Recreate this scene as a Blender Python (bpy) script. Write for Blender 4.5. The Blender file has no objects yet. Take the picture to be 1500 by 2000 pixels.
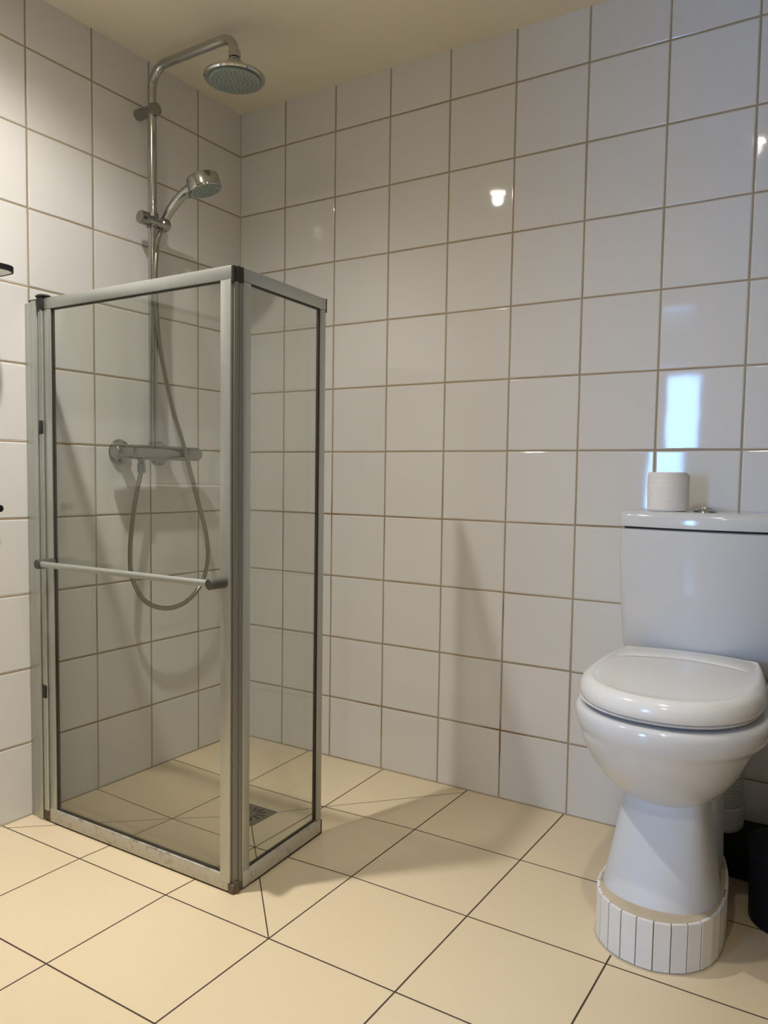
import bpy, bmesh, math, random
from mathutils import Vector, Matrix
random.seed(7)
SC = bpy.context.scene
COL = SC.collection

# ---------------------------------------------------------------- camera
def vec(*a): return Vector(a)
YAW, PIT, ROL = -0.5646275, -0.06707074, 0.01442248
_f = vec(math.cos(PIT)*math.sin(YAW), math.cos(PIT)*math.cos(YAW), math.sin(PIT))
_r = vec(math.cos(YAW), -math.sin(YAW), 0.0)
_u = _r.cross(_f)
_R = _r*math.cos(ROL) + _u*math.sin(ROL)
_U = -_r*math.sin(ROL) + _u*math.cos(ROL)
cam = bpy.data.cameras.new('camera')
cam.sensor_fit = 'VERTICAL'; cam.sensor_height = 36.0
cam.lens = 1537.457/2000*36.0
cam.shift_x = 12.76/2000; cam.shift_y = 34.108/2000
cam.clip_start = 0.02
co = bpy.data.objects.new('camera', cam); COL.objects.link(co)
m = Matrix((( _R.x, _U.x, -_f.x), (_R.y, _U.y, -_f.y), (_R.z, _U.z, -_f.z))).to_4x4()
m.translation = vec(1.91156, -2.10124, 0.93673)
co.matrix_world = m
SC.camera = co

# ---------------------------------------------------------------- world, lights, exposure
W = bpy.data.worlds.new('world'); SC.world = W; W.use_nodes = True
W.node_tree.nodes['Background'].inputs[0].default_value = (0.55, 0.72, 1.0, 1)
W.node_tree.nodes['Background'].inputs[1].default_value = 0.6
SC.view_settings.view_transform = 'Standard'
SC.view_settings.look = 'None'
SC.view_settings.gamma = 1.0
SC.view_settings.use_curve_mapping = False
SC.view_settings.exposure = -0.04
SC.cycles.use_denoising = True
SC.cycles.max_bounces = 10
SC.cycles.diffuse_bounces = 6
SC.cycles.glossy_bounces = 6
SC.cycles.transparent_max_bounces = 16
SC.cycles.sample_clamp_indirect = 10.0
SC.cycles.caustics_reflective = True
SC.cycles.blur_glossy = 0.33

CEIL = 2.172
SPOTS = [(0.495, -1.08, 84.0), (1.50, -1.12, 21.0), (1.60, -2.25, 40.0)]  # last entry: unseen fill lamp added to brighten the walls
WARM = (1.0, 0.965, 0.92)
SPOT_ANGLE = math.radians(150)
WINDOW_STRENGTH = 42.0

# ---------------------------------------------------------------- materials
def newmat(name):
    mt = bpy.data.materials.new(name); mt.use_nodes = True
    nt = mt.node_tree
    return mt, nt, nt.nodes['Principled BSDF']

class NB:
    def __init__(s, nt): s.nt = nt
    def _in(s, sock, v):
        if v is None: return
        if isinstance(v, bpy.types.NodeSocket): s.nt.links.new(v, sock)
        else: sock.default_value = v
    def m(s, op, a, b=None, c=None, clamp=False):
        n = s.nt.nodes.new('ShaderNodeMath'); n.operation = op; n.use_clamp = clamp
        s._in(n.inputs[0], a); s._in(n.inputs[1], b); s._in(n.inputs[2], c)
        return n.outputs[0]
    def pos(s):
        g = s.nt.nodes.new('ShaderNodeNewGeometry')
        x = s.nt.nodes.new('ShaderNodeSeparateXYZ'); s.nt.links.new(g.outputs['Position'], x.inputs[0])
        return g, x.outputs
    def noise(s, scale, detail=3, vecin=None, rough=0.5):
        n = s.nt.nodes.new('ShaderNodeTexNoise'); n.inputs['Scale'].default_value = scale
        n.inputs['Detail'].default_value = detail; n.inputs['Roughness'].default_value = rough
        if vecin is not None: s.nt.links.new(vecin, n.inputs['Vector'])
        return n.outputs[0]
    def mix(s, f, a, b):
        n = s.nt.nodes.new('ShaderNodeMix'); n.data_type = 'RGBA'
        s._in(n.inputs[0], f)
        for i, v in ((6, a), (7, b)):
            if isinstance(v, tuple): n.inputs[i].default_value = (*v, 1) if len(v) == 3 else v
            else: s.nt.links.new(v, n.inputs[i])
        return n.outputs[2]
    def comb(s, a, b, c):
        n = s.nt.nodes.new('ShaderNodeCombineXYZ')
        for i, v in enumerate((a, b, c)): s._in(n.inputs[i], v)
        return n.outputs[0]
    def bump(s, h, strength=1.0, dist=1.0):
        n = s.nt.nodes.new('ShaderNodeBump'); n.inputs['Strength'].default_value = strength
        n.inputs['Distance'].default_value = dist; s.nt.links.new(h, n.inputs['Height'])
        return n.outputs[0]
    def smooth(s, v, lo, hi, a=0.0, b=1.0):
        n = s.nt.nodes.new('ShaderNodeMapRange'); n.interpolation_type = 'SMOOTHSTEP'
        s._in(n.inputs[0], v)
        for i, q in ((1, lo), (2, hi), (3, a), (4, b)): n.inputs[i].default_value = q
        return n.outputs[0]

def simple(name, col, rough=0.5, metal=0.0, noise=0.0, nscale=40, spec=0.5, coat=0.0, bump=0.0):
    mt, nt, p = newmat(name); nb = NB(nt)
    p.inputs['Roughness'].default_value = rough
    p.inputs['Metallic'].default_value = metal
    p.inputs['Specular IOR Level'].default_value = spec
    p.inputs['Coat Weight'].default_value = coat
    tc = nt.nodes.new('ShaderNodeTexCoord')
    n = nb.noise(nscale, 4, tc.outputs['Object'])
    lo = tuple(c*(1-noise) for c in col); hi = tuple(min(1, c*(1+noise*0.6)) for c in col)
    nt.links.new(nb.mix(n, lo, hi), p.inputs['Base Color'])
    if bump: nt.links.new(nb.bump(n, 1.0, bump), p.inputs['Normal'])
    return mt

def tile_mat(name, u_axis, sgn, off_u, sp_u, off_v, sp_v, v_axis=2, gw=0.0024, col=(0.72, 0.715, 0.70),
             grout=(0.37, 0.30, 0.205), stain=(0.20, 0.11, 0.045), rough=0.045, tilt=0.004, wave=0.00006):
    mt, nt, p = newmat(name); nb = NB(nt)
    g, X = nb.pos()
    # gentle irregularity of the grout lines
    wob = nb.m('MULTIPLY', nb.m('SUBTRACT', nb.noise(9.0, 2, g.outputs['Position']), 0.5), 0.0014)
    u = nb.m('ADD', nb.m('MULTIPLY_ADD', X[u_axis], sgn/sp_u, -off_u/sp_u), nb.m('DIVIDE', wob, sp_u))
    v = nb.m('ADD', nb.m('MULTIPLY_ADD', X[v_axis], 1.0/sp_v, -off_v/sp_v), nb.m('DIVIDE', wob, sp_v))
    fu = nb.m('FRACT', u); fv = nb.m('FRACT', v)
    iu = nb.m('FLOOR', u); iv = nb.m('FLOOR', v)
    du = nb.m('MULTIPLY', nb.m('MINIMUM', fu, nb.m('SUBTRACT', 1.0, fu)), sp_u)
    dv = nb.m('MULTIPLY', nb.m('MINIMUM', fv, nb.m('SUBTRACT', 1.0, fv)), sp_v)
    d = nb.m('MINIMUM', du, dv)
    mask = nb.smooth(d, gw*0.75, gw*1.2)                       # 0 grout, 1 tile
    edge = nb.smooth(d, gw*0.8, gw+0.0030)
    wn = nt.nodes.new('ShaderNodeTexWhiteNoise'); wn.noise_dimensions = '3D'
    nt.links.new(nb.comb(iu, iv, 3.0), wn.inputs['Vector'])
    sc = nt.nodes.new('ShaderNodeSeparateColor'); nt.links.new(wn.outputs['Color'], sc.inputs[0])
    tl = nb.m('ADD', nb.m('MULTIPLY', nb.m('SUBTRACT', fu, 0.5), nb.m('SUBTRACT', sc.outputs[0], 0.5)),
              nb.m('MULTIPLY', nb.m('SUBTRACT', fv, 0.5), nb.m('SUBTRACT', sc.outputs[1], 0.5)))
    wv = nb.m('MULTIPLY', nb.noise(7.0, 2, g.outputs['Position']), wave*4)
    h = nb.m('ADD', nb.m('MULTIPLY', edge, 0.0010), nb.m('MULTIPLY', nb.m('MULTIPLY_ADD', tl, tilt, wv), mask))
    nt.links.new(nb.bump(h), p.inputs['Normal'])
    # colours
    val = nb.m('MULTIPLY_ADD', sc.outputs[2], 0.035, 0.975)
    tcol = nb.mix(1.0, col, col)
    mul = nt.nodes.new('ShaderNodeMix'); mul.data_type = 'RGBA'; mul.blend_type = 'MULTIPLY'
    mul.inputs[0].default_value = 1.0
    mul.inputs[6].default_value = (*col, 1); nt.links.new(nb.comb(val, val, val), mul.inputs[7])
    st = nb.smooth(nb.noise(3.2, 4, g.outputs['Position']), 0.52, 0.72)
    low = nb.smooth(X[2], 1.25, 0.65)                          # wet zone near shower height is more stained
    gcol = nb.mix(nb.m('MULTIPLY', st, low), grout, stain)
    nt.links.new(nb.mix(mask, gcol, mul.outputs[2]), p.inputs['Base Color'])
    p.inputs['Specular IOR Level'].default_value = 0.4
    nt.links.new(nb.smooth(mask, 0, 1, 0.85, rough), p.inputs['Roughness'])
    return mt

U = 0.203
MW_BACK = tile_mat('wall_tile_back', 0, 1.0, 0.1975, 0.2043, 0.0, U)
MW_LEFT = tile_mat('wall_tile_left', 1, -1.0, 0.2026, 0.2043, 0.0, U)
MW_REAR = tile_mat('wall_tile_rear', 0, 1.0, 0.10, 0.2043, 0.0, U)
MW_RIGHT = tile_mat('wall_tile_right', 1, -1.0, 0.05, 0.2043, 0.0, U)

# floor: 30 cm cream tiles, thin dark joints, diagonal cuts towards the drain
FS = 1.4701*U; FU0 = 0.0925*U; FV0 = -1.3688*U
fu_ = lambda k: FU0 + k*FS
fv_ = lambda k: -(FV0 + k*FS)
DRC = (0.5*(fu_(1)+fu_(2)), 0.5*(fv_(2)+fv_(3)))
def floor_mat():
    mt, nt, p = newmat('floor_tile_cream'); nb = NB(nt)
    g, X = nb.pos()
    wob = nb.m('MULTIPLY', nb.m('SUBTRACT', nb.noise(6.0, 2, g.outputs['Position']), 0.5), 0.0012)
    u = nb.m('ADD', nb.m('MULTIPLY_ADD', X[0], 1/FS, -FU0/FS), nb.m('DIVIDE', wob, FS))
    v = nb.m('ADD', nb.m('MULTIPLY_ADD', X[1], -1/FS, -FV0/FS), nb.m('DIVIDE', wob, FS))
    fu = nb.m('FRACT', u); fv = nb.m('FRACT', v)
    du = nb.m('MULTIPLY', nb.m('MINIMUM', fu, nb.m('SUBTRACT', 1.0, fu)), FS)
    dv = nb.m('MULTIPLY', nb.m('MINIMUM', fv, nb.m('SUBTRACT', 1.0, fv)), FS)
    du = nb.m('ADD', du, nb.m('LESS_THAN', X[0], 0.06)); dv = nb.m('ADD', dv, nb.m('GREATER_THAN', X[1], -0.06))   # no joint right along the walls
    d = nb.m('MINIMUM', du, dv)
    ax = nb.m('ABSOLUTE', nb.m('SUBTRACT', X[0], DRC[0])); ay = nb.m('ABSOLUTE', nb.m('SUBTRACT', X[1], DRC[1]))
    dd = nb.m('MULTIPLY', nb.m('ABSOLUTE', nb.m('SUBTRACT', ax, ay)), 0.7071)
    inside = nb.m('LESS_THAN', nb.m('MAXIMUM', ax, ay), 1.5*FS)
    dd = nb.m('ADD', nb.m('MULTIPLY', dd, 1.35), nb.m('MULTIPLY', nb.m('SUBTRACT', 1.0, inside), 1.0))
    d = nb.m('MINIMUM', d, dd)
    mask = nb.smooth(d, 0.0012, 0.0024)
    cl = nb.noise(2.2, 5, g.outputs['Position'])
    fine = nb.noise(90, 3, g.outputs['Position'])
    base = nb.mix(cl, (0.70, 0.585, 0.395), (0.755, 0.635, 0.43))
    base = nb.mix(nb.m('MULTIPLY', fine, 0.10), base, (0.62, 0.50, 0.34))
    cellr = nt.nodes.new('ShaderNodeTexWhiteNoise'); cellr.noise_dimensions = '3D'
    nt.links.new(nb.comb(nb.m('FLOOR', u), nb.m('FLOOR', v), 1.0), cellr.inputs['Vector'])
    base = nb.mix(nb.m('MULTIPLY', cellr.outputs[0], 0.25), base, (0.75, 0.61, 0.455))
    # grime within the shower
    nt.links.new(nb.mix(mask, (0.055, 0.032, 0.020), base), p.inputs['Base Color'])
    nt.links.new(nb.smooth(mask, 0, 1, 0.8, 0.30), p.inputs['Roughness'])
    h = nb.m('ADD', nb.m('MULTIPLY', nb.smooth(d, 0.0006, 0.0026), 0.0006), nb.m('MULTIPLY', fine, 0.00003))
    nt.links.new(nb.bump(h), p.inputs['Normal'])
    return mt
M_FLOOR = floor_mat()
M_CEIL = simple('ceiling_paint', (0.80, 0.74, 0.60), 0.85, noise=0.05, nscale=6)
M_CAULK = simple('joint_mortar', (0.36, 0.30, 0.22), 0.8, noise=0.25, nscale=30)
M_CHROME = simple('chrome', (0.47, 0.475, 0.45), 0.12, 1.0)
M_CHROME_DULL = simple('chrome_dull', (0.34, 0.34, 0.31), 0.22, 1.0, noise=0.1)
M_HOSE = simple('hose_metal', (0.36, 0.34, 0.29), 0.30, 1.0)
M_NOZ = simple('nozzle_grey', (0.28, 0.33, 0.30), 0.45, 0.2)
M_ALU = simple('brushed_aluminium', (0.50, 0.515, 0.48), 0.38, 0.75, noise=0.06, nscale=90)
M_ALU_D = simple('grey_aluminium', (0.23, 0.225, 0.20), 0.42, 0.6, noise=0.05)
def limed():
    mt, nt, p = newmat('limescaled_aluminium'); nb = NB(nt)
    p.inputs['Metallic'].default_value = 0.35; p.inputs['Roughness'].default_value = 0.5
    g, X = nb.pos()
    a = nb.smooth(nb.noise(55, 6, g.outputs['Position'], 0.7), 0.52, 0.66)
    zz = nb.smooth(X[2], 0.034, 0.026, 1.0, 0.25)
    c = nb.mix(nb.m('MULTIPLY', a, 0.45), (0.56, 0.54, 0.47), (0.24, 0.18, 0.10))
    rust = nb.m('MULTIPLY', nb.smooth(nb.noise(28, 5, g.outputs['Position']), 0.5, 0.7), nb.smooth(X[2], 0.029, 0.040))
    nt.links.new(nb.mix(rust, c, (0.12, 0.07, 0.035)), p.inputs['Base Color'])
    return mt
M_LIMED = limed()
M_SEAL = simple('black_seal', (0.035, 0.028, 0.02), 0.6, noise=0.4, nscale=60)
M_RUST = simple('rusty_hinge', (0.16, 0.12, 0.08), 0.7, 0.2, noise=0.7, nscale=120)
M_DPLA = simple('charcoal_plastic', (0.028, 0.027, 0.024), 0.5, spec=0.3)
M_CAPG = simple('dark_grey_cap', (0.09, 0.088, 0.078), 0.4, 0.3)
M_CER = simple('white_ceramic', (0.665, 0.675, 0.69), 0.10, 0.0, noise=0.015, nscale=5, coat=0.0)
M_CERM = simple('ceramic_satin', (0.665, 0.675, 0.69), 0.42, 0.0, noise=0.02, nscale=5, spec=0.35)
M_SEAT = simple('seat_plastic', (0.80, 0.80, 0.785), 0.14, noise=0.01, nscale=5)
M_PTILE = simple('plinth_tile_white', (0.77, 0.76, 0.75), 0.16, noise=0.04, nscale=14)
M_PCORE = simple('plinth_mortar', (0.54, 0.46, 0.34), 0.85, noise=0.3, nscale=25, bump=0.002)
M_PJOINT = simple('plinth_joint', (0.22, 0.18, 0.13), 0.85, noise=0.4, nscale=30)
M_PAPER = simple('toilet_paper', (0.84, 0.81, 0.77), 0.95, noise=0.05, nscale=60, bump=0.0015)
M_CARD = simple('cardboard', (0.30, 0.24, 0.17), 0.9)
M_PIPE = simple('white_pvc', (0.62, 0.60, 0.56), 0.45, noise=0.12, nscale=30)
M_BLACK = simple('black_plastic', (0.006, 0.006, 0.007), 0.6, spec=0.25)
M_STEEL = simple('drain_steel', (0.20, 0.20, 0.175), 0.42, 0.8, noise=0.12, nscale=60)
M_HOLE = simple('drain_dark', (0.01, 0.009, 0.008), 0.7)
M_WHITE = simple('white_lacquer', (0.8, 0.8, 0.78), 0.3)
M_DOOR = simple('door_paint', (0.55, 0.52, 0.47), 0.5)

def glass_mat():
    mt = bpy.data.materials.new('shower_glass'); mt.use_nodes = True
    nt = mt.node_tree; nt.nodes.clear(); nb = NB(nt)
    out = nt.nodes.new('ShaderNodeOutputMaterial')
    g = nt.nodes.new('ShaderNodeNewGeometry')
    dot = nt.nodes.new('ShaderNodeVectorMath'); dot.operation = 'DOT_PRODUCT'
    nt.links.new(g.outputs['Normal'], dot.inputs[0]); nt.links.new(g.outputs['Incoming'], dot.inputs[1])
    c = nb.m('SUBTRACT', 1.0, nb.m('ABSOLUTE', dot.outputs['Value']), clamp=True)
    f = nb.m('MULTIPLY_ADD', nb.m('POWER', c, 5.0), 0.955, 0.045, clamp=True)
    tr = nt.nodes.new('ShaderNodeBsdfTransparent'); 
    film = nb.m('EXPONENT', nb.m('DIVIDE', -0.062, nb.m('MAXIMUM', nb.m('ABSOLUTE', dot.outputs['Value']), 0.05)))   # thin limescale film: denser at a slant
    nt.links.new(nb.comb(nb.m('MULTIPLY', film, 0.99), film, nb.m('MULTIPLY', film, 0.975)), tr.inputs[0])
    gl = nt.nodes.new('ShaderNodeBsdfGlossy'); gl.inputs['Roughness'].default_value = 0.03
    gl.inputs[0].default_value = (1, 1, 1, 1)
    mx = nt.nodes.new('ShaderNodeMixShader')
    nt.links.new(f, mx.inputs[0]); nt.links.new(tr.outputs[0], mx.inputs[1]); nt.links.new(gl.outputs[0], mx.inputs[2])
    nt.links.new(mx.outputs[0], out.inputs[0])
    return mt
M_GLASS = glass_mat()
def emis(name, col, s):
    mt = bpy.data.materials.new(name); mt.use_nodes = True
    nt = mt.node_tree; nt.nodes.clear()
    o = nt.nodes.new('ShaderNodeOutputMaterial'); e = nt.nodes.new('ShaderNodeEmission')
    e.inputs[0].default_value = (*col, 1); e.inputs[1].default_value = s
    nt.links.new(e.outputs[0], o.inputs[0]); return mt
M_PANE = emis('daylight_pane', (0.25, 0.51, 1.0), WINDOW_STRENGTH)
M_LAMP = emis('lamp_lens', (1.0, 0.88, 0.70), 220.0)

# ---------------------------------------------------------------- mesh helpers
class MB:
    def __init__(s): s.bm = bmesh.new()
    def box(s, x0, x1, y0, y1, z0, z1, bev=0.0, seg=2):
        b = bmesh.new()
        vs = [b.verts.new((x, y, z)) for x in (x0, x1) for y in (y0, y1) for z in (z0, z1)]
        for f in ((0,1,3,2),(4,6,7,5),(0,4,5,1),(2,3,7,6),(0,2,6,4),(1,5,7,3)): b.faces.new([vs[i] for i in f])
        if bev: bmesh.ops.bevel(b, geom=list(b.edges), offset=bev, segments=seg, profile=0.5, affect='EDGES')
        s.add(b); return s
    def add(s, b, mat=None):
        if mat is not None: bmesh.ops.transform(b, matrix=mat, verts=b.verts)
        me = bpy.data.meshes.new('t'); bmesh.ops.recalc_face_normals(b, faces=b.faces); b.to_mesh(me); b.free()
        s.bm.from_mesh(me); bpy.data.meshes.remove(me)
    def loft(s, rings, cap0=True, cap1=True, closed=True):
        b = bmesh.new(); R = [[b.verts.new(p) for p in r] for r in rings]; n = len(R[0])
        for i in range(len(R)-1):
            for j in range(n if closed else n-1):
                b.faces.new((R[i][j], R[i][(j+1) % n], R[i+1][(j+1) % n], R[i+1][j]))
        if cap0: b.faces.new(R[0][::-1])
        if cap1: b.faces.new(R[-1])
        s.add(b); return s
    def tube(s, pts, r, n=20, cap=True):
        P = [Vector(p) for p in pts]; rr = r if isinstance(r, (list, tuple)) else [r]*len(P)
        rings = []; prev = None
        for i, p in enumerate(P):
            t = (P[min(i+1, len(P)-1)]-P[max(i-1, 0)]).normalized()
            if prev is None:
                a = Vector((0, 0, 1)) if abs(t.z) < 0.9 else Vector((1, 0, 0))
                prev = t.cross(a).normalized()
            prev = (prev - t*prev.dot(t)).normalized(); q = t.cross(prev)
            rings.append([p + prev*rr[i]*math.cos(2*math.pi*k/n) + q*rr[i]*math.sin(2*math.pi*k/n) for k in range(n)])
        return s.loft(rings, cap, cap)
    def lathe(s, prof, origin=(0, 0, 0), axis=(0, 0, 1), n=40, cap=True):
        "prof: (radius, height) pairs along the axis"
        ax = Vector(axis).normalized(); a = Vector((0, 0, 1)) if abs(ax.z) < 0.9 else Vector((1, 0, 0))
        p = ax.cross(a).normalized(); q = ax.cross(p); o = Vector(origin)
        rings = [[o + ax*h + (p*math.cos(2*math.pi*k/n) + q*math.sin(2*math.pi*k/n))*max(r, 1e-5) for k in range(n)] for r, h in prof]
        return s.loft(rings, cap, cap)
    def build(s, name, mat, parent=None, smooth=True, ang=35):
        me = bpy.data.meshes.new(name); s.bm.to_mesh(me); s.bm.free(); me.materials.append(mat)
        o = bpy.data.objects.new(name, me); COL.objects.link(o)
        if smooth:
            for p in me.polygons: p.use_smooth = True
            try: me.set_sharp_from_angle(angle=math.radians(ang))
            except Exception: pass
        if parent is not None:
            o.parent = parent
            me.transform(Matrix.Translation(-base_of(parent)))
        return o
BASES = {}
def base_of(o):
    v = Vector((0, 0, 0))
    while o is not None:
        v += o.location; o = o.parent
    return v
def thing(name, label, cat, loc, group=None):
    o = bpy.data.objects.new(name, None); COL.objects.link(o); o.location = loc
    o.empty_display_size = 0.05
    o['label'] = label; o['category'] = cat
    if group: o['group'] = group
    return o
def tag(o, label, cat, group=None):
    o['label'] = label; o['category'] = cat
    if group: o['group'] = group
    return o
def struct(o): o['kind'] = 'structure'; return o
def cr(pts, n=12):
    "Catmull-Rom through points"
    P = [Vector(p) for p in pts]; P = [2*P[0]-P[1]] + P + [2*P[-1]-P[-2]]; out = []
    for i in range(1, len(P)-2):
        for k in range(n):
            t = k/n; a, b, c, d = P[i-1:i+3]
            out.append(0.5*((2*b)+(-a+c)*t+(2*a-5*b+4*c-d)*t*t+(-a+3*b-3*c+d)*t**3))
    out.append(P[-2]); return out
def egg(cx, a, yf, ym, yb, z, n=2.0, N=72, nb=None):
    "closed ring: half width a at ym, front reach yf, back reach yb"
    out = []
    for k in range(N):
        t = 2*math.pi*k/N; c, s = math.cos(t), math.sin(t)
        e = n if s < 0 else (nb or n)
        x = a*math.copysign(abs(c)**(2/e), c)
        y = ((ym-yf) if s < 0 else (yb-ym))*math.copysign(abs(s)**(2/e), s)
        out.append((cx+x, ym+y, z(k, x, y) if callable(z) else z))
    return out

# ---------------------------------------------------------------- the room
RX, RY = 2.50, -3.00
T = 0.10
struct(MB().box(-T, RX+T, 0, T, -0.12, CEIL+T).build('wall_back', MW_BACK, smooth=False))
struct(MB().box(-T, 0, RY-T, 0, -0.12, CEIL+T).build('wall_left', MW_LEFT, smooth=False))
struct(MB().box(RX, RX+T, RY-T, 0, -0.12, CEIL+T).build('wall_right', MW_RIGHT, smooth=False))
DX0, DX1, DZ1 = 0.715, 0.95, 2.02          # narrow doorway gap in the rear wall
wr = MB()
wr.box(0, DX0, RY-T, RY, -0.12, CEIL+T).box(DX1, RX, RY-T, RY, -0.12, CEIL+T).box(DX0, DX1, RY-T, RY, DZ1, CEIL+T)
struct(wr.build('wall_rear', MW_REAR, smooth=False))
struct(MB().box(0, RX, RY, 0, CEIL, CEIL+T).build('ceiling', M_CEIL, smooth=False))
# hallway behind it with the daylight window seen mirrored in the glazed tiles
HY, HX0, HX1 = -4.60, -0.20, 1.30
WX0, WX1, WZ0, WZ1 = 0.18, 0.610, 0.72, 1.86
hw = MB()
hw.box(HX0-T, HX0, HY-T, RY-T, -0.12, CEIL+T).box(HX1, HX1+T, HY-T, RY-T, -0.12, CEIL+T)
hw.box(HX0, WX0-0.03, HY-T, HY, -0.12, CEIL+T).box(WX1+0.03, HX1, HY-T, HY, -0.12, CEIL+T)
hw.box(WX0-0.03, WX1+0.03, HY-T, HY, -0.12, WZ0-0.03).box(WX0-0.03, WX1+0.03, HY-T, HY, WZ1+0.03, CEIL+T)
hw.box(HX0, HX1, HY, RY-T, CEIL, CEIL+T).box(HX0, HX1, HY, RY-T, -0.12, -0.001)
hw.box(-0.001, RX, RY-T, RY, -0.12, -0.001)
struct(hw.build('wall_hallway', M_DOOR, smooth=False))
w1 = bpy.data.objects.new('window_1', None); COL.objects.link(w1); w1.location = ((WX0+WX1)/2, HY, WZ0); w1['kind'] = 'structure'
wf = MB()
wf.box(WX0-0.03, WX0, HY-0.06, HY+0.01, WZ0-0.03, WZ1+0.03).box(WX1, WX1+0.03, HY-0.06, HY+0.01, WZ0-0.03, WZ1+0.03)
wf.box(WX0, WX1, HY-0.06, HY+0.01, WZ0-0.03, WZ0).box(WX0, WX1, HY-0.06, HY+0.01, WZ1, WZ1+0.03)
wf.build('window_frame', M_WHITE, w1, smooth=False)
MB().box(WX0, WX1, HY-0.035, HY-0.029, WZ0, WZ1).build('window_pane', M_PANE, w1, smooth=False)

# floor with the fall towards the drain
def make_floor():
    bm = bmesh.new()
    ds = 0.056
    b0 = (fu_(0), fu_(3)); b1 = (fv_(4), fv_(1))
    zi, zd = -0.010, -0.016
    def sq(h, z):
        return [(DRC[0]-h, DRC[1]-h, z), (DRC[0]+h, DRC[1]-h, z), (DRC[0]+h, DRC[1]+h, z), (DRC[0]-h, DRC[1]+h, z)]
    rings = [sq(ds, zd), sq(FS/2, zi), sq(1.5*FS, 0.0)]
    V = [[bm.verts.new(p) for p in r] for r in rings]
    bm.faces.new(V[0])
    for i in range(2):
        for k in range(4):
            bm.faces.new((V[i][k], V[i+1][k], V[i+1][(k+1) % 4], V[i][(k+1) % 4]))
    o = V[2]
    c = [bm.verts.new(p) for p in ((-0.001, RY, 0), (RX, RY, 0), (RX, 0, 0), (-0.001, 0, 0))]
    for k in range(4): bm.faces.new((o[k], c[k], c[(k+1) % 4], o[(k+1) % 4]))
    bmesh.ops.recalc_face_normals(bm, faces=bm.faces)
    me = bpy.data.meshes.new('floor'); bm.to_mesh(me); bm.free(); me.materials.append(M_FLOOR)
    f = bpy.data.objects.new('floor', me); COL.objects.link(f)
    md = f.modifiers.new('thickness', 'SOLIDIFY'); md.thickness = 0.08; md.offset = -1
    return struct(f)
make_floor()
# grout/silicone fillets where the walls meet the floor and each other
def fillet(name, pts, m=M_CAULK, r=0.004):
    struct(MB().tube(pts, r, 8).build(name, m))
fillet('trim_1', [(0.0, 0, 0.0), (RX, 0, 0.0)], r=0.0013)
fillet('trim_2', [(0, 0, 0), (0, RY, 0)], r=0.0013)
fillet('trim_3', [(0, 0, 0), (0, 0, CEIL)], simple('corner_grout', (0.50, 0.45, 0.36), 0.8), r=0.0022)

# ---------------------------------------------------------------- ceiling spotlights
LABELS = ['recessed round ceiling spotlight above the shower screen', 'recessed round ceiling spotlight in front of the toilet',
          'ceiling spotlight behind the camera, added as wall fill']
for (x, y, p), lab in zip(SPOTS, LABELS):
    t = thing('ceiling_spotlight', lab, 'lamp', (x, y, CEIL))
    MB().lathe([(0.030, -0.001), (0.034, -0.007), (0.042, -0.006), (0.045, 0.0), (0.030, 0.0)], (x, y, CEIL), n=32, cap=False).build('trim_ring', M_CHROME_DULL, t)
    MB().lathe([(0.0, -0.0015), (0.029, -0.0015), (0.029, -0.0005), (0.0, -0.0005)], (x, y, CEIL), n=32, cap=False).build('lens', M_LAMP, t)
    L = bpy.data.lights.new('spot_light', 'SPOT'); L.energy = p; L.color = WARM; L.spot_size = SPOT_ANGLE
    L.spot_blend = 0.5; L.shadow_soft_size = 0.022
    L.use_nodes = True; lnt = L.node_tree; em = lnt.nodes['Emission']; lb = NB(lnt)   # reflector profile: bright beam, dimmer spill
    gg = lnt.nodes.new('ShaderNodeNewGeometry'); sx = lnt.nodes.new('ShaderNodeSeparateXYZ'); lnt.links.new(gg.outputs['Incoming'], sx.inputs[0])
    cz = lb.m('ABSOLUTE', sx.outputs[2])
    lnt.links.new(lb.m('MULTIPLY_ADD', lb.m('POWER', cz, 12.0), 1.02, lb.m('MULTIPLY_ADD', lb.m('POWER', cz, 3.0), 0.45, 0.12)), em.inputs['Strength'])
    lo = bpy.data.objects.new('spot_light', L); COL.objects.link(lo); lo.parent = t; lo.location = (0, 0, -0.03)

# ---------------------------------------------------------------- shower screen
YF = -0.828                      # outer face of the front panel
ZT, ZG = 1.382, 1.353            # top of rail / top of glass
scr = thing('shower_screen', 'silver-framed glass shower screen with towel bar, folded at a right angle', 'shower screen', (0.36, -0.815, 0.0))
P_ = scr
b = MB(); b.box(0.0005, 0.026, YF-0.001, YF+0.028, 0.0, ZT-0.006, 0.0015); b.build('wall_profile', M_ALU, P_)
b = MB(); b.box(0.0292, 0.053, YF-0.004, YF+0.024, 0.0, ZT-0.003, 0.002); b.build('wall_profile', M_ALU, P_)
b = MB(); b.box(0.026, 0.0292, YF+0.001, YF+0.022, 0.0, ZT-0.006); b.box(0.053, 0.0575, YF+0.003, YF+0.022, 0.0, ZT-0.006); b.build('seal_strip', M_SEAL, P_)
b = MB(); b.tube([(0.0625, YF-0.0005, 0.03), (0.0625, YF-0.0005, ZG)], 0.0038, 14); b.tube([(0.0725, YF-0.001, 0.03), (0.0725, YF-0.001, ZG)], 0.0046, 14); b.build('hinge_rod', M_ALU, P_)
for z0, z1 in ((1.052-0.018, 1.052+0.018), (0.354-0.018, 0.354+0.018)):
    MB().box(0.0595, 0.0765, YF-0.006, YF+0.014, z0, z1, 0.002).build('hinge_clip', M_DPLA, P_)
b = MB(); b.box(0.056, 0.0775, YF-0.005, YF+0.024, ZG-0.004, ZT+0.004, 0.002)
b.lathe([(0, 0.004), (0.019, 0.004), (0.021, 0.006), (0.016, 0.010), (0, 0.011)], (0.066, YF+0.010, ZT), n=28)
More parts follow.
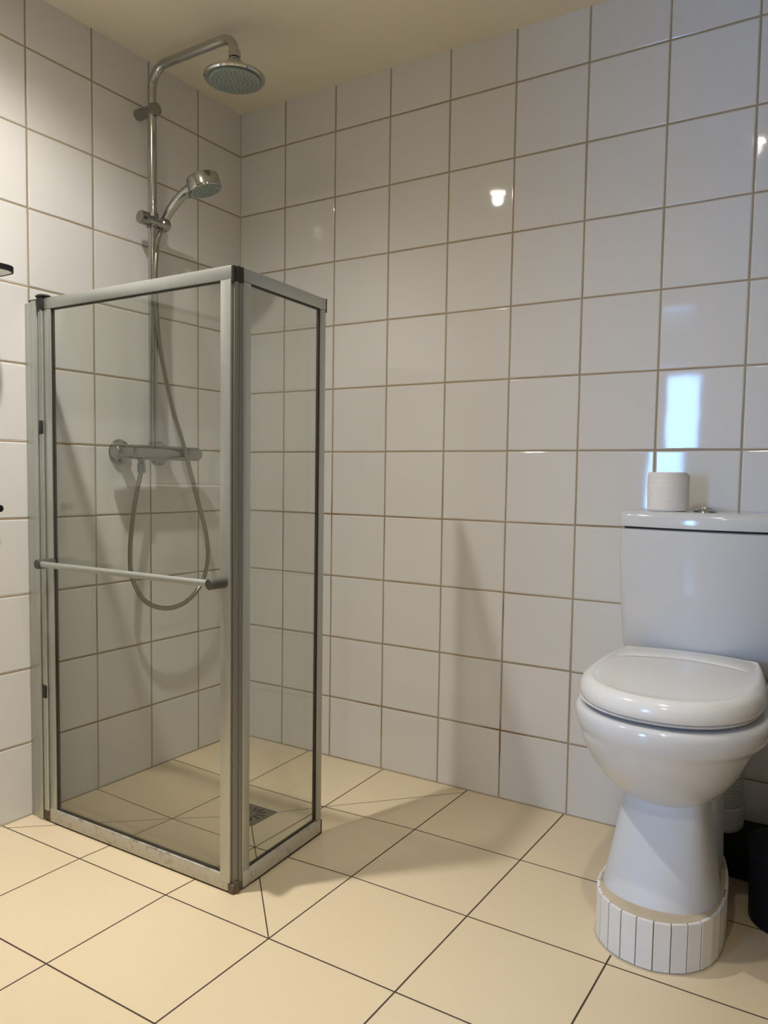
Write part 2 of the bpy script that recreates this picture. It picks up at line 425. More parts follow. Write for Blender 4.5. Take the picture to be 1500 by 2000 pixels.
b.box(0.016, 0.060, YF, YF+0.022, ZT-0.004, ZT+0.001, 0.001)
b.build('hinge_cap', M_DPLA, P_)
MB().box(0.056, 0.0775, YF-0.002, YF+0.020, 0.0, 0.032, 0.002).build('hinge_foot', M_RUST, P_)
# front panel
XL, XR = 0.0785, 0.727
b = MB()
b.box(XL, XR, YF, YF+0.013, ZG, ZT, 0.0018)
b.box(XL, XL+0.027, YF, YF+0.013, 0.034, ZG-0.0005, 0.0018)
b.box(XR-0.030, XR, YF-0.002, YF+0.0125, 0.020, ZG-0.0005, 0.0018)
b.build('front_frame', M_ALU, P_)
b = MB(); b.box(XL, XR-0.006, YF-0.001, YF+0.014, 0.001, 0.037, 0.0018); b.build('bottom_rail', M_LIMED, P_)
b = MB(); gx0, gx1 = XL+0.027, XR-0.030
b.box(gx0, gx0+0.0035, YF+0.003, YF+0.0115, 0.036, ZG); b.box(gx1-0.001, gx1, YF+0.004, YF+0.011, 0.036, ZG)
b.box(gx0, gx1, YF+0.003, YF+0.0115, ZG-0.0025, ZG); b.box(gx0, gx1, YF+0.003, YF+0.0115, 0.036, 0.0395)
b.box(XL, XR-0.010, YF+0.0005, YF+0.012, -0.011, 0.005)
b.build('gasket', M_SEAL, P_)
MB().box(gx0+0.004, gx1-0.0005, YF+0.005, YF+0.009, 0.038, ZG-0.002).build('front_glass', M_GLASS, P_, smooth=False)
# towel bar
YB = -0.866; ZB = 0.700
tb = MB().tube([(0.100, YB, ZB), (0.704, YB, ZB)], 0.0078, 20).build('towel_bar', M_ALU, P_)
for x in (0.104, 0.708):
    MB().lathe([(0.0, -0.010), (0.0105, -0.010), (0.0125, -0.008), (0.0125, YF-YB), (0, YF-YB)], (x, YB, ZB), (0, 1, 0), 24).build('bar_post', M_CAPG, tb)
# corner hinge post (grooved, grey) between the two panels
b = MB()
b.box(XR+0.0005, XR+0.007, YF+0.004, YF+0.024, 0.014, ZT-0.034, 0.001)
b.tube([(XR+0.0035, YF+0.012, 0.014), (XR+0.0035, YF+0.012, ZT-0.034)], 0.0065, 16)
b.tube([(XR+0.003, YF+0.026, 0.014), (XR+0.003, YF+0.026, ZT-0.034)], 0.0065, 16)
b.build('corner_post', M_ALU_D, P_)
b = MB()
for (x, y, r) in ((XR+0.002, YF+0.005, 0.005), (XR+0.0065, YF+0.014, 0.005), (XR+0.0065, YF+0.025, 0.005)):
    b.tube([(x, y, ZT-0.034), (x, y, ZT-0.001)], r, 14)
b.box(XR-0.002, XR+0.0075, YF+0.004, YF+0.028, ZT-0.034, ZT-0.004, 0.001)
b.build('corner_cap', M_DPLA, P_)
b = MB(); b.box(XR-0.0055, XR+0.0105, YF-0.0015, YF+0.030, -0.004, 0.019, 0.002)
b.tube([(XR+0.010, YF+0.010, 0.0), (XR+0.010, YF+0.010, 0.024)], 0.006, 12)
b.build('corner_foot', M_RUST, P_)
# side panel, swung a little past the right angle
H0 = Vector((0.7375, -0.799, 0)); DIR = Vector((-0.0235, 0.332, 0)); LEN = DIR.length; DIR.normalize()
def side(bm_builder):
    ang = math.atan2(DIR.y, DIR.x)
    mt = Matrix.Translation(H0) @ Matrix.Rotation(ang, 4, 'Z')
    bmesh.ops.transform(bm_builder.bm, matrix=mt, verts=bm_builder.bm.verts)
    return bm_builder
# local frame: x along the panel, y towards -x world (inwards), outer face at y=0
b = MB()
b.box(0, LEN, 0, 0.013, ZG, ZT, 0.0018); b.box(0, 0.026, 0, 0.013, 0.036, ZG-0.0005, 0.0018); b.box(LEN-0.024, LEN-0.001, 0, 0.013, 0.036, ZG-0.0005, 0.0018)
side(b).build('side_frame', M_ALU, P_)
b = MB(); b.box(0.002, LEN-0.004, -0.001, 0.014, -0.001, 0.037, 0.0018); side(b).build('bottom_rail', M_LIMED, P_)
b = MB(); b.box(0.026, 0.027, 0.004, 0.011, 0.036, ZG); b.box(LEN-0.0275, LEN-0.024, 0.003, 0.0115, 0.036, ZG)
b.box(0.026, LEN-0.024, 0.003, 0.0115, ZG-0.0025, ZG); b.box(0.026, LEN-0.024, 0.003, 0.0115, 0.036, 0.0395); b.box(0.004, LEN-0.006, 0.0005, 0.012, -0.011, 0.005)
side(b).build('gasket', M_SEAL, P_)
b = MB(); b.box(LEN-0.0005, LEN+0.003, -0.0005, 0.0135, ZT-0.034, ZT+0.001, 0.001); side(b).build('end_cap', M_DPLA, P_)
b = MB(); b.box(LEN-0.004, LEN+0.003, -0.0005, 0.0145, -0.006, 0.032, 0.001); side(b).build('end_foot', M_RUST, P_)
b = MB(); b.box(0.0265, LEN-0.025, 0.005, 0.009, 0.038, ZG-0.002); side(b).build('side_glass', M_GLASS, P_, smooth=False)

# ---------------------------------------------------------------- shower column
RXp, RYp = 0.062, -0.450
col = thing('shower_column', 'chrome thermostatic shower column with overhead rain head on the left wall', 'shower', (0.0, RYp, 1.0))
# riser + arm
ZA = 2.118
pts = [(RXp, RYp, 1.02), (RXp, RYp, 1.5), (RXp, RYp, ZA-0.062)]
for k in range(1, 9):
    a = math.pi/2*k/8; pts.append((RXp+0.060*(1-math.cos(a)), RYp, ZA-0.062+0.062*math.sin(a)))
pts.append((0.330, RYp, ZA+0.002))
for k in range(1, 9):
    a = math.pi/2*k/8; pts.append((0.342+0.044*math.sin(a), RYp, ZA+0.002-0.044*(1-math.cos(a))))
pts.append((0.386, RYp, ZA-0.052))
MB().tube(pts, 0.0130, 24).build('riser_pipe', M_CHROME, col)
MB().lathe([(0, 0.0), (0.0155, 0.0), (0.0165, 0.004), (0.0150, 0.060), (0.019, 0.066), (0.0185, 0.082), (0, 0.084)], (0, RYp, 1.998), (1, 0, 0), 28).build('wall_bracket', M_CHROME_DULL, col)
hd = Vector((0.386, RYp, 0)); zt = ZA-0.052
MB().lathe([(0, 0.004), (0.0150, 0.004), (0.0165, 0), (0.0165, -0.016), (0.012, -0.018), (0.011, -0.020), (0, -0.020)], (hd.x, hd.y, zt+0.012), n=28).build('arm_nut', M_CHROME, col)
MB().lathe([(0, 0), (0.0095, 0), (0.0095, -0.006), (0, -0.006)], (hd.x, hd.y, zt-0.008), n=20).build('seal_ring', M_DPLA, col)
rh = MB().lathe([(0, 0), (0.018, 0), (0.023, -0.004), (0.0260, -0.016), (0.024, -0.027), (0.030, -0.032), (0.058, -0.036), (0.078, -0.039), (0.0825, -0.042), (0.0825, -0.047), (0.079, -0.051), (0.070, -0.050), (0.069, -0.047), (0, -0.047)],
             (hd.x, hd.y, zt-0.012), n=56).build('rain_head', M_CHROME, col)
b = MB(); b.lathe([(0, 0.0), (0.069, 0.0), (0.069, -0.007), (0.066, -0.009), (0, -0.009)], (hd.x, hd.y, zt-0.058), n=48)
for ring, n in ((0.012, 6), (0.024, 12), (0.036, 18), (0.048, 24), (0.059, 30)):
    for k in range(n):
        a = 2*math.pi*k/n
        b.lathe([(0, 0), (0.0022, 0), (0.0017, -0.003), (0, -0.003)], (hd.x+ring*math.cos(a), hd.y+ring*math.sin(a), zt-0.067), n=6)
b.build('nozzle_plate', M_NOZ, rh)
# slider
sl = MB()
sl.lathe([(0, 0), (0.0175, 0), (0.019, 0.003), (0.019, 0.026), (0.0145, 0.030), (0.0145, 0.072), (0.0175, 0.075), (0.0175, 0.097), (0.012, 0.103), (0, 0.104)], (RXp+0.002, -0.500, 1.681), (0.10, 1, -0.04), 28)
sl.lathe([(0.0, -0.020), (0.0175, -0.020), (0.0175, 0.020), (0.0, 0.020)], (RXp, RYp, 1.682), (0, 0, 1), 24)
sl.lathe([(0.0, 0.0), (0.0145, 0.0), (0.0165, 0.004), (0.0175, 0.030), (0.0, 0.030)], (0.050, -0.410, 1.667), (0.62, 0, 0.78), 24)
sl.build('slide_holder', M_CHROME_DULL, col)
# thermostatic mixer bar
ZM = 0.999; XM = 0.066
b = MB()
b.lathe([(0, 0), (0.0185, 0), (0.0205, 0.003), (0.0205, 0.050), (0.0195, 0.052), (0.0205, 0.054), (0.0215, 0.075), (0.0215, 0.262), (0.0205, 0.264), (0.0205, 0.2655), (0.0215, 0.267), (0.0215, 0.322), (0.016, 0.332), (0, 0.333)], (XM, -0.598, ZM), (0, 1, 0), 36)
b.build('mixer_body', M_CHROME_DULL, col)
for y in (-0.528, -0.374):
    MB().lathe([(0, 0.0), (0.037, 0.0), (0.038, 0.004), (0.033, 0.013), (0.018, 0.016), (0.018, 0.050), (0, 0.050)], (0, y, ZM), (1, 0, 0), 36).build('wall_flange', M_CHROME_DULL, col)
MB().lathe([(0, 0), (0.011, 0), (0.011, -0.010), (0.0085, -0.011), (0.0085, -0.014), (0.012, -0.016), (0.012, -0.040), (0.009, -0.044), (0, -0.044)], (XM, -0.500, ZM-0.018), n=24).build('hose_outlet', M_CHROME_DULL, col)
MB().lathe([(0, 0), (0.014, 0), (0.014, 0.016), (0.012, 0.018), (0, 0.018)], (XM-0.003, RYp, ZM+0.016), n=24).build('riser_nut', M_CHROME_DULL, col)
# hose
hp = [(0.054, -0.410, 1.668), (0.064, -0.424, 1.650), (0.080, -0.446, 1.622), (0.085, -0.456, 1.585), (0.085, -0.461, 1.518), (0.082, -0.454, 1.43), (0.075, -0.434, 1.312), (0.075, -0.390, 1.148), (0.090, -0.357, 1.032),
      (0.090, -0.327, 0.945), (0.080, -0.283, 0.848), (0.075, -0.244, 0.747), (0.072, -0.232, 0.663), (0.07, -0.258, 0.582), (0.07, -0.328, 0.530),
      (0.07, -0.413, 0.521), (0.07, -0.494, 0.555), (0.068, -0.538, 0.627), (0.068, -0.546, 0.703), (0.067, -0.536, 0.793), (0.066, -0.517, 0.883), (0.066, -0.500, 0.945)]
hpts = cr(hp, 40)
rr = [0.0068 + 0.0006*(1 if i % 2 else -1) for i in range(len(hpts))]
MB().tube(hpts, rr, 12).build('shower_hose', M_HOSE, col, ang=80)

# hand shower held in the slider
hs = thing('hand_shower', 'chrome hand shower with round head in the slider of the riser pipe', 'hand shower', (0.06, -0.41, 1.67))
path = cr([(0.048, -0.410, 1.664), (0.060, -0.410, 1.682), (0.086, -0.410, 1.711), (0.117, -0.410, 1.7365), (0.147, -0.410, 1.755), (0.172, -0.410, 1.7655), (0.198, -0.410, 1.770)], 8)
n = len(path)
MB().tube(path, [0.0100+0.0045*min(1, i/(n*0.4)) for i in range(n)], 20).build('handle', M_CHROME, hs)
nx = Vector((0.237, 0.15, -0.96)).normalized(); hc = Vector((0.226, -0.413, 1.791))
hh = MB().lathe([(0, 0), (0.040, 0.000), (0.0455, 0.002), (0.0475, 0.006), (0.0485, 0.034), (0.0480, 0.0345), (0.0480, 0.036), (0.0485, 0.0365), (0.0480, 0.041), (0.046, 0.043), (0.043, 0.041), (0, 0.041)], hc, nx, 44).build('shower_head', M_CHROME, hs)
b = MB(); b.lathe([(0, 0.0412), (0.0425, 0.0412), (0.041, 0.0445), (0, 0.0455)], hc, nx, 36)
pv = nx.cross(Vector((0, 1, 0))).normalized(); qv = nx.cross(pv)
for ring, k_ in ((0.010, 6), (0.021, 12), (0.033, 18)):
    for k in range(k_):
        a = 2*math.pi*k/k_; o_ = hc + pv*ring*math.cos(a) + qv*ring*math.sin(a)
        b.lathe([(0, 0.0440), (0.0020, 0.0440), (0.0015, 0.0475), (0, 0.0475)], o_, nx, 6)
b.build('spray_face', M_NOZ, hh)
MB().box(0.162, 0.178, -0.417, -0.403, 1.742, 1.754, 0.002).build('selector_button', M_CHROME_DULL, hs)

# ---------------------------------------------------------------- floor drain
dr = thing('floor_drain', 'square steel floor drain with radial slots in the shower corner', 'drain', (DRC[0], DRC[1], -0.016))
b = MB(); h = 0.054; b.box(DRC[0]-h, DRC[0]+h, DRC[1]-h, DRC[1]+h, -0.018, -0.0135, 0.0008); b.build('drain_plate', M_STEEL, dr)
b = MB()
for k in range(12):
    a = 2*math.pi*(k+0.5)/12; r0, r1 = (0.019, 0.044) if k % 3 != 1 else (0.024, 0.046); wd = 0.0030
    bb = bmesh.new()
    ca, sa = math.cos(a), math.sin(a); ring = []
    for rr_, s_ in ((r0, -1), (r1, -1.4), (r1+0.001, 0), (r1, 1.4), (r0, 1)):
        ring.append((DRC[0]+rr_*ca-s_*wd*sa, DRC[1]+rr_*sa+s_*wd*ca))
    lo_ = [bb.verts.new((x, y, -0.0140)) for x, y in ring]; hi_ = [bb.verts.new((x, y, -0.0132)) for x, y in ring]
    bb.faces.new(lo_[::-1]); bb.faces.new(hi_)
    for i in range(5): bb.faces.new((lo_[i], lo_[(i+1) % 5], hi_[(i+1) % 5], hi_[i]))
    b.add(bb)
b.build('drain_slots', M_HOLE, dr, smooth=False)

# ---------------------------------------------------------------- toilet plinth
CX = 1.577
pl = thing('toilet_plinth', 'low rounded plinth faced with upright white tile strips under the toilet', 'plinth', (CX, -0.40, 0.0))
PN = 180
def plo(off, z): return egg(CX-0.006, 0.1225+off, -0.597-off, -0.450, -0.128+off, z, 2.15, PN, 2.0)
b = MB(); b.loft([plo(-0.004, 0.0), plo(-0.004, 0.097), plo(-0.012, 0.101), plo(-0.03, 0.102)]); b.build('mortar_core', M_PCORE, pl)
b = MB()
ring = [Vector(p) for p in plo(0, 0.0)]
inner = [Vector(p) for p in plo(-0.0065, 0.0)]
# arc-length walk: strips 31 mm wide with 2 mm joints
tot = [0.0]
for i in range(1, PN+1): tot.append(tot[-1] + (ring[i % PN]-ring[i-1]).length)
def at(ringv, s):
    s %= tot[-1]
    for i in range(PN):
        if tot[i+1] >= s:
            t = (s-tot[i])/(tot[i+1]-tot[i]); return ringv[i].lerp(ringv[(i+1) % PN], t)
NST = round(tot[-1]/0.0325); wdt = tot[-1]/NST
for k in range(NST):
    s0 = (k+0.03)*wdt; s1 = (k+0.97)*wdt
    a0, a1 = at(ring, s0), at(ring, s1); c0, c1 = at(inner, s0), at(inner, s1)
    jit = random.uniform(-0.0006, 0.0006); zt2 = 0.0985 + random.uniform(-0.0006, 0.0006)
    nrm = Vector((a1.y-a0.y, -(a1.x-a0.x), 0)).normalized()
    bb = bmesh.new()
    A0, A1 = a0+nrm*jit, a1+nrm*jit
    vs = [bb.verts.new((p.x, p.y, z)) for z in (0.003, zt2) for p in (A0, A1, c1, c0)]
    for f in ((0,3,2,1),(4,5,6,7),(0,1,5,4),(1,2,6,5),(2,3,7,6),(3,0,4,7)): bb.faces.new([vs[i] for i in f])
    bmesh.ops.bevel(bb, geom=list(bb.edges), offset=0.0008, segments=1, affect='EDGES')
    b.add(bb)
b.build('tile_facing', M_PTILE, pl, smooth=False)
b = MB(); b.loft([plo(-0.0035, 0.001), plo(-0.0022, 0.0015), plo(-0.0022, 0.0975), plo(-0.0035, 0.098)]); b.build('joints', M_PJOINT, pl)
b = MB(); b.loft([plo(0.0025, 0.0), plo(0.0005, 0.002), plo(-0.004, 0.002)]); b.build('base_fillet', M_PCORE, pl)

# ---------------------------------------------------------------- toilet
to = thing('toilet', 'white close-coupled ceramic toilet with closed lid on a tiled plinth', 'toilet', (CX, -0.36, 0.102))
# bowl and pedestal as one ceramic body: separate lofts joined in one mesh
b = MB()
ped = []
for z, a, yf, ym, yb, n in ((0.1015, 0.1125, -0.557, -0.440, -0.300, 2.25), (0.112, 0.1100, -0.553, -0.438, -0.300, 2.3), (0.150, 0.1020, -0.539, -0.43, -0.30, 2.8),
                        (0.200, 0.0935, -0.518, -0.42, -0.29, 3.4), (0.245, 0.0865, -0.499, -0.41, -0.28, 3.8), (0.275, 0.0830, -0.486, -0.40, -0.27, 4.0), (0.31, 0.081, -0.478, -0.39, -0.27, 4.0)):
    ped.append(egg(CX-0.007, a, yf, ym, yb, z, n))
b.loft(ped)
colm = []
for z, a, yf, yb in ((0.1015, 0.088, -0.43, -0.185), (0.16, 0.086, -0.42, -0.185), (0.24, 0.085, -0.41, -0.18), (0.32, 0.088, -0.40, -0.16), (0.40, 0.10, -0.38, -0.10), (0.44, 0.12, -0.36, -0.06)):
    colm.append(egg(CX-0.002, a, yf, -0.32, yb, z, 4.0, nb=4.0))
b.loft(colm)
b.build('pedestal', M_CERM, to, ang=60)
b = MB()
bowl = []
for z, a, yf, ym, yb, n, nb_ in ((0.274, 0.045, -0.462, -0.40, -0.32, 2.1, 2.0), (0.279, 0.070, -0.478, -0.40, -0.30, 2.1, 2.0), (0.287, 0.088, -0.494, -0.40, -0.28, 2.1, 2.0), (0.304, 0.107, -0.518, -0.405, -0.25, 2.1, 2.0), (0.330, 0.128, -0.553, -0.41, -0.22, 2.1, 2.0),
                        (0.360, 0.1455, -0.584, -0.42, -0.20, 2.15, 2.0), (0.390, 0.158, -0.608, -0.425, -0.18, 2.15, 2.0), (0.412, 0.166, -0.620, -0.43, -0.17, 2.2, 2.0), (0.427, 0.1715, -0.628, -0.43, -0.16, 2.2, 2.0), (0.431, 0.177, -0.631, -0.42, -0.05, 2.2, 2.4), (0.438, 0.183, -0.634, -0.42, -0.04, 2.2, 2.4), (0.450, 0.1870, -0.637, -0.42, -0.03, 2.2, 2.6),
                        (0.462, 0.1885, -0.638, -0.42, -0.03, 2.2, 2.6), (0.472, 0.188, -0.637, -0.42, -0.03, 2.2, 2.6), (0.477, 0.184, -0.633, -0.42, -0.03, 2.2, 2.6), (0.4785, 0.176, -0.625, -0.42, -0.035, 2.2, 2.6)):
    bowl.append(egg(CX-0.001-(0.010 if z < 0.40 else 0.007 if z < 0.42 else 0.004 if z < 0.429 else 0.0), a, yf, ym, yb, z, n, nb=nb_))
b.loft(bowl)
b.build('bowl', M_CER, to, ang=45)
def skew(p): return (p[0] - (p[1]+0.62)*0.046, p[1], p[2])     # seat sits slightly askew on its hinges
# seat ring (closed under the lid) with buffers leaving a dark gap
b = MB(); b.loft([[skew(p) for p in q] for q in (egg(CX-0.001, 0.165, -0.614, -0.42, -0.170, 0.4855, 2.2, nb=4), egg(CX-0.001, 0.172, -0.621, -0.42, -0.165, 0.4865, 2.2, nb=4), egg(CX-0.001, 0.1755, -0.625, -0.42, -0.165, 0.4900, 2.2, nb=4), egg(CX-0.001, 0.170, -0.619, -0.42, -0.168, 0.4925, 2.2, nb=4))])
for (x, y) in ((CX-0.12, -0.50), (CX+0.12, -0.50), (CX-0.11, -0.25), (CX+0.11, -0.25)): b.box(x-0.01, x+0.01, y-0.012, y+0.012, 0.4783, 0.487)
b.build('seat', M_SEAT, to)
# lid: rounded rim, slightly dished top, raised straight ridge at the hinge
def lid_ring(off, z):
    a = 0.1800 + off; cx = CX; yf = -0.628-off; ym = -0.40; yb = -0.160 + 0.25*min(off, 0.0); rc_ = 0.014; out = []
    for k in range(61):                                   # front: from the left widest point round to the right one
        t = math.pi + math.pi*k/60; c, q = math.cos(t), math.sin(t)
        out.append((cx + a*math.copysign(abs(c)**(2/2.2), c), ym - (ym-yf)*abs(q)**(2/2.2), z))
    def half(y):
        u = (y-ym)/0.24; return (0.1800+off*(1-0.7*u))*(1-0.165*u*u)
    side = []
    for k in range(1, 13):
        y = ym + (yb-rc_-ym)*k/12; side.append((half(y), y))
    hx, hy = side[-1]
    for k in range(1, 6):
        t = math.pi/2*k/5; side.append((hx - rc_*(1-math.cos(t)), hy + rc_*math.sin(t)))
    ex = side[-1][0]
    back = []
    for k in range(1, 16):
        x = ex*(1-2*k/16); back.append((x, yb + 0.020*(1-(x/ex)**2)))
    for x, y in side: out.append((cx+x, y, z))
    for x, y in back: out.append((cx+x, y, z))
    for x, y in side[::-1]: out.append((cx-x, y, z))
    return [skew(p) for p in out]
b = MB()
b.loft([lid_ring(-0.010, 0.4945), lid_ring(-0.002, 0.4945), lid_ring(0.000, 0.497), lid_ring(0.0005, 0.506), lid_ring(-0.001, 0.515), lid_ring(-0.005, 0.523), lid_ring(-0.011, 0.529),
        lid_ring(-0.019, 0.5325), lid_ring(-0.027, 0.5325), lid_ring(-0.033, 0.5305), lid_ring(-0.040, 0.5290), lid_ring(-0.07, 0.5285), lid_ring(-0.12, 0.5280)])
b.build('seat_lid', M_SEAT, to, ang=50)
# ridge strip along the hinge side of the lid
rs = []
for i in range(33):
    q = -1 + 2*i/32; x = CX + 0.144*q; yc = -0.268 + 0.052*(1-q*q); yb = -0.166 + 0.020*(1-q*q); w_ = 1-abs(q)**6; hz = lambda z_: 0.5284+(z_-0.5284)*w_+0.0008*(1-w_)
    rs.append([skew(p) for p in ((x, yc-0.007, hz(0.5286)), (x, yc-0.003, hz(0.5305)), (x, yc, hz(0.5328)), (x, yc+0.003, hz(0.5337)), (x, 0.5*(yc+yb), hz(0.5340)), (x, yb, hz(0.5338)), (x, yb+0.001, 0.5280))])
b = MB(); b.loft(rs); b.build('lid_ridge', M_SEAT, to, ang=40)
MB().tube([(CX-0.10, -0.158, 0.497), (CX+0.10, -0.158, 0.497)], 0.009, 14).build('hinge', M_SEAT, to)
# cistern
CC = CX-0.009
def cis(a, yf, z, bow=0.020):
    N = 22; out = []
    r = 0.025
    pts = [(CC+a, -0.004), (CC-a, -0.004), (CC-a, yf+bow+r)]
    for k in range(1, 7):
        t = math.pi/2*k/6; pts.append((CC-a+r*(1-math.cos(t)), yf+bow+r-r*math.sin(t)))
    for k in range(1, N):
        s = -1+2*k/N; x = CC+s*(a-r); pts.append((x, yf+bow*s*s))
    for k in range(0, 7):
        t = math.pi/2*k/6; pts.append((CC+a-r+r*math.sin(t), yf+bow+r*math.cos(t)*-1+r))
    return [(x, y, z) for x, y in pts]
b = MB()
b.loft([cis(0.150, -0.110, 0.470), cis(0.165, -0.120, 0.486), cis(0.180, -0.128, 0.50), cis(0.1855, -0.140, 0.54), cis(0.1865, -0.152, 0.60), cis(0.190, -0.162, 0.68), cis(0.1915, -0.168, 0.76), cis(0.191, -0.170, 0.8180), cis(0.187, -0.166, 0.8200)])
b.build('cistern', M_CER, to, ang=50)
b = MB(); b.loft([cis(0.184, -0.162, 0.8190), cis(0.184, -0.162, 0.8265)]); b.build('cistern_gap_shade', M_SEAL, to)  # dark band colours in the shade of the gap under the lid
b = MB()
b.loft([cis(0.188, -0.170, 0.8245), cis(0.1925, -0.1750, 0.8252), cis(0.1935, -0.1755, 0.829), cis(0.193, -0.175, 0.848), cis(0.191, -0.172, 0.857), cis(0.185, -0.165, 0.8615), cis(0.175, -0.155, 0.8630)])
b.build('cistern_lid', M_CER, to, ang=50)
fb = MB().lathe([(0, 0), (0.027, 0), (0.027, 0.003), (0.023, 0.007), (0.016, 0.0105), (0.0155, 0.0115), (0.009, 0.013), (0, 0.0135)], (CC, -0.100, 0.863), n=32).build('flush_button', M_CHROME, to)

# toilet paper roll standing on the cistern lid
rc = Vector((1.480, -0.107, 0.8632)); R0, R1, H = 0.0455, 0.019, 0.094
ro = thing('toilet_paper_roll', 'white toilet paper roll standing on the cistern lid beside the flush button', 'toilet paper', rc)
b = MB(); prof = [(R1, 0), (R0-0.003, 0), (R0, 0.003)]
prof += [(R0+0.0004*math.sin(i*2.1), 0.003+i*(H-0.006)/24) for i in range(1, 24)] + [(R0, H-0.003), (R0-0.003, H), (R1, H)]
N = 48; rings = []
for r, h_ in prof:
    rings.append([(rc.x+(r+0.0007*math.sin(3*a+h_*60))*math.cos(a), rc.y+(r+0.0007*math.sin(3*a+h_*60))*math.sin(a), rc.z+h_) for a in (2*math.pi*k/N for k in range(N))])
rings.append(rings[0])
b.loft(rings, False, False)
b.build('paper', M_PAPER, ro, ang=60)
b = MB()
ring1 = []
for zz_ in (0.002, 0.04, 0.088):
    ring1.append([(rc.x+(R0+0.001+0.0005*k)*math.cos(-0.9+0.12*k), rc.y+(R0+0.001+0.0006*k)*math.sin(-0.9+0.12*k), rc.z+zz_) for k in range(9)] +
                 [(rc.x+(R0+0.0004+0.0005*k)*math.cos(-0.9+0.12*k), rc.y+(R0+0.0004+0.0006*k)*math.sin(-0.9+0.12*k), rc.z+zz_) for k in range(8, -1, -1)])
b.loft(ring1); b.build('loose_sheet', M_PAPER, ro)
b = MB(); b.lathe([(R1-0.0012, 0.001), (R1+0.0002, 0.001), (R1+0.0002, H-0.001), (R1-0.0012, H-0.001), (R1-0.0012, 0.001)], rc, n=32, cap=False); b.build('cardboard_core', M_CARD, ro)

# corrugated outlet pipe behind the toilet
pp = cr([(1.600, -0.175, 0.345), (1.612, -0.120, 0.325), (1.622, -0.085, 0.285), (1.627, -0.080, 0.235), (1.627, -0.082, 0.19), (1.626, -0.082, 0.165)], 22)
b = MB(); nn = len(pp)
b.tube(pp, [0.047+0.0035*math.sin(i*math.pi/2.0+0.7) for i in range(nn)], 28)
wp = b.build('outlet_pipe', M_PIPE, to, ang=50); wp['label'] = 'grey-white corrugated waste pipe'
MB().lathe([(0, 0.1065), (0.047, 0.1065), (0.049, 0.112), (0.053, 0.114), (0.054, 0.128), (0.0515, 0.130), (0.0515, 0.1325), (0.054, 0.135), (0.054, 0.162), (0.050, 0.166), (0, 0.166)], (1.626, -0.082, 0.0), n=36).build('collar', M_PIPE, wp)

# black things on the floor right of the toilet
bn = thing('waste_bin', 'small round black plastic bin on the floor right of the toilet plinth', 'bin', (1.806, -0.255, 0))
MB().lathe([(0, 0.0005), (0.086, 0.0005), (0.089, 0.004), (0.094, 0.155), (0.096, 0.158), (0.096, 0.165), (0.092, 0.165), (0.090, 0.158), (0.084, 0.01), (0, 0.01)], (1.806, -0.255, 0), n=48).build('bin_body', M_BLACK, bn)
MB().lathe([(0, 0.165), (0.095, 0.165), (0.096, 0.169), (0.070, 0.176), (0, 0.178)], (1.806, -0.255, 0), n=48).build('bin_lid', M_BLACK, bn)
bx = MB().box(1.575, 1.90, -0.124, -0.008, 0.0005, 0.106, 0.010, 3).build('storage_box', M_BLACK)
tag(bx, 'low black box on the floor against the tiled wall under the white waste pipe', 'box')

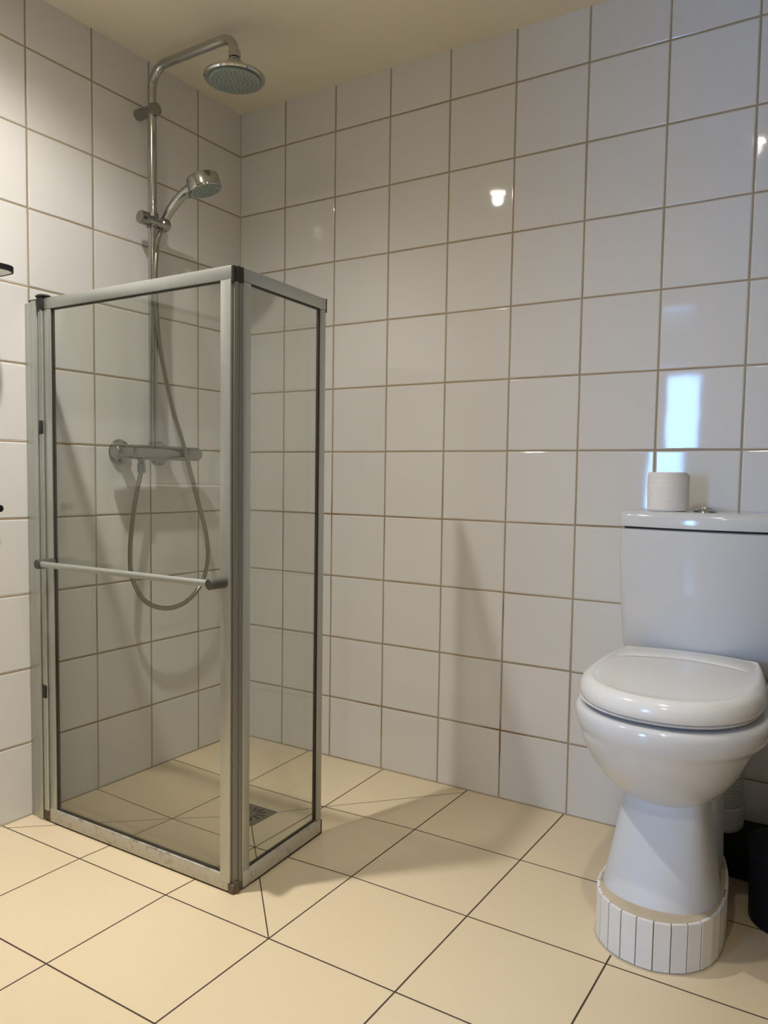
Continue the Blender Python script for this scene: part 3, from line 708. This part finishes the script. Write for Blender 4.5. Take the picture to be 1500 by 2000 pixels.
# things on the left wall at the edge of the frame
def rrect(x0, x1, y0, y1, r, z):
    out = []
    for cx, cy, a0 in ((x1-r, y1-r, 0), (x0+0.001, y1-0.001, math.pi/2), (x0+0.001, y0+0.001, math.pi), (x1-r, y0+r, 3*math.pi/2)):
        rr_ = r if cx > x0+0.002 else 0.001
        for k in range(9):
            a = a0 + math.pi/2*k/8; out.append((cx+rr_*math.cos(a), cy+rr_*math.sin(a), z))
    return out
sh = thing('wall_shelf', 'small white shelf with a black rim on the left wall, at the frame edge', 'shelf', (0.0, -1.2, 1.41))
b = MB(); b.loft([rrect(0.001, 0.146, -1.45, -0.944, 0.03, 1.412), rrect(0.001, 0.146, -1.45, -0.944, 0.03, 1.420)]); b.build('shelf_board', M_WHITE, sh)
b = MB()
o1, o2, i1, i2 = (rrect(0.0005, 0.150, -1.454, -0.940, 0.034, 1.4115), rrect(0.0005, 0.150, -1.454, -0.940, 0.034, 1.4245), rrect(0.0006, 0.1455, -1.4495, -0.9445, 0.0295, 1.4245), rrect(0.0006, 0.1455, -1.4495, -0.9445, 0.0295, 1.4115))
b.loft([o1, o2, i2 if False else i1, i2, o1], False, False); b.build('rim', M_BLACK, sh)
hk = MB().lathe([(0, 0), (0.012, 0), (0.012, 0.004), (0.005, 0.007), (0.005, 0.022), (0.009, 0.026), (0.009, 0.032), (0, 0.034)], (0, -0.926, 0.842), (1, 0, 0), 20).build('wall_hook', M_BLACK)
tag(hk, 'tiny dark round hook on the left wall left of the towel bar', 'hook')
# washbasin beyond the frame: seen only as a faint reflection in the shower glass
wb = thing('washbasin', 'white wall-hung washbasin reflected in the shower glass', 'washbasin', (0.0, -1.42, 0.80))
def dsh(a, d, z):
    out = [(0.001, -1.42+a, z)]
    for k in range(25):
        t = math.pi*k/24; out.append((0.001+d*math.sin(t)**0.9, -1.42+a*math.cos(t), z))
    out.append((0.001, -1.42-a, z)); return out
b = MB(); b.loft([dsh(0.14, 0.18, 0.70), dsh(0.24, 0.32, 0.77), dsh(0.30, 0.40, 0.84), dsh(0.305, 0.41, 0.90), dsh(0.285, 0.39, 0.905), dsh(0.25, 0.35, 0.87), dsh(0.14, 0.2, 0.78)]); b.build('basin', M_CER, wb)
MB().tube([(0.08, -1.42, 0.80), (0.08, -1.42, 0.98), (0.10, -1.42, 1.01), (0.16, -1.42, 1.01), (0.17, -1.42, 0.99)], 0.012, 14).build('tap', M_CHROME, wb)

# unseen dark block added beyond the frame to darken the toilet's right side
cb = thing('shade_blocker', 'unseen dark cabinet against the back wall beyond the black bin', 'blocker', (2.16, -0.25, 0.0))
b = MB(); b.box(1.925, 2.40, -0.50, -0.006, 0.002, 1.85, 0.004); b.build('blocker_body', simple('dark_blocker', (0.05, 0.045, 0.04), 0.5), cb)
MB().box(1.930, 2.395, -0.520, -0.502, 0.03, 1.845, 0.003).build('blocker_front', simple('dark_blocker_front', (0.06, 0.055, 0.05), 0.45), cb)
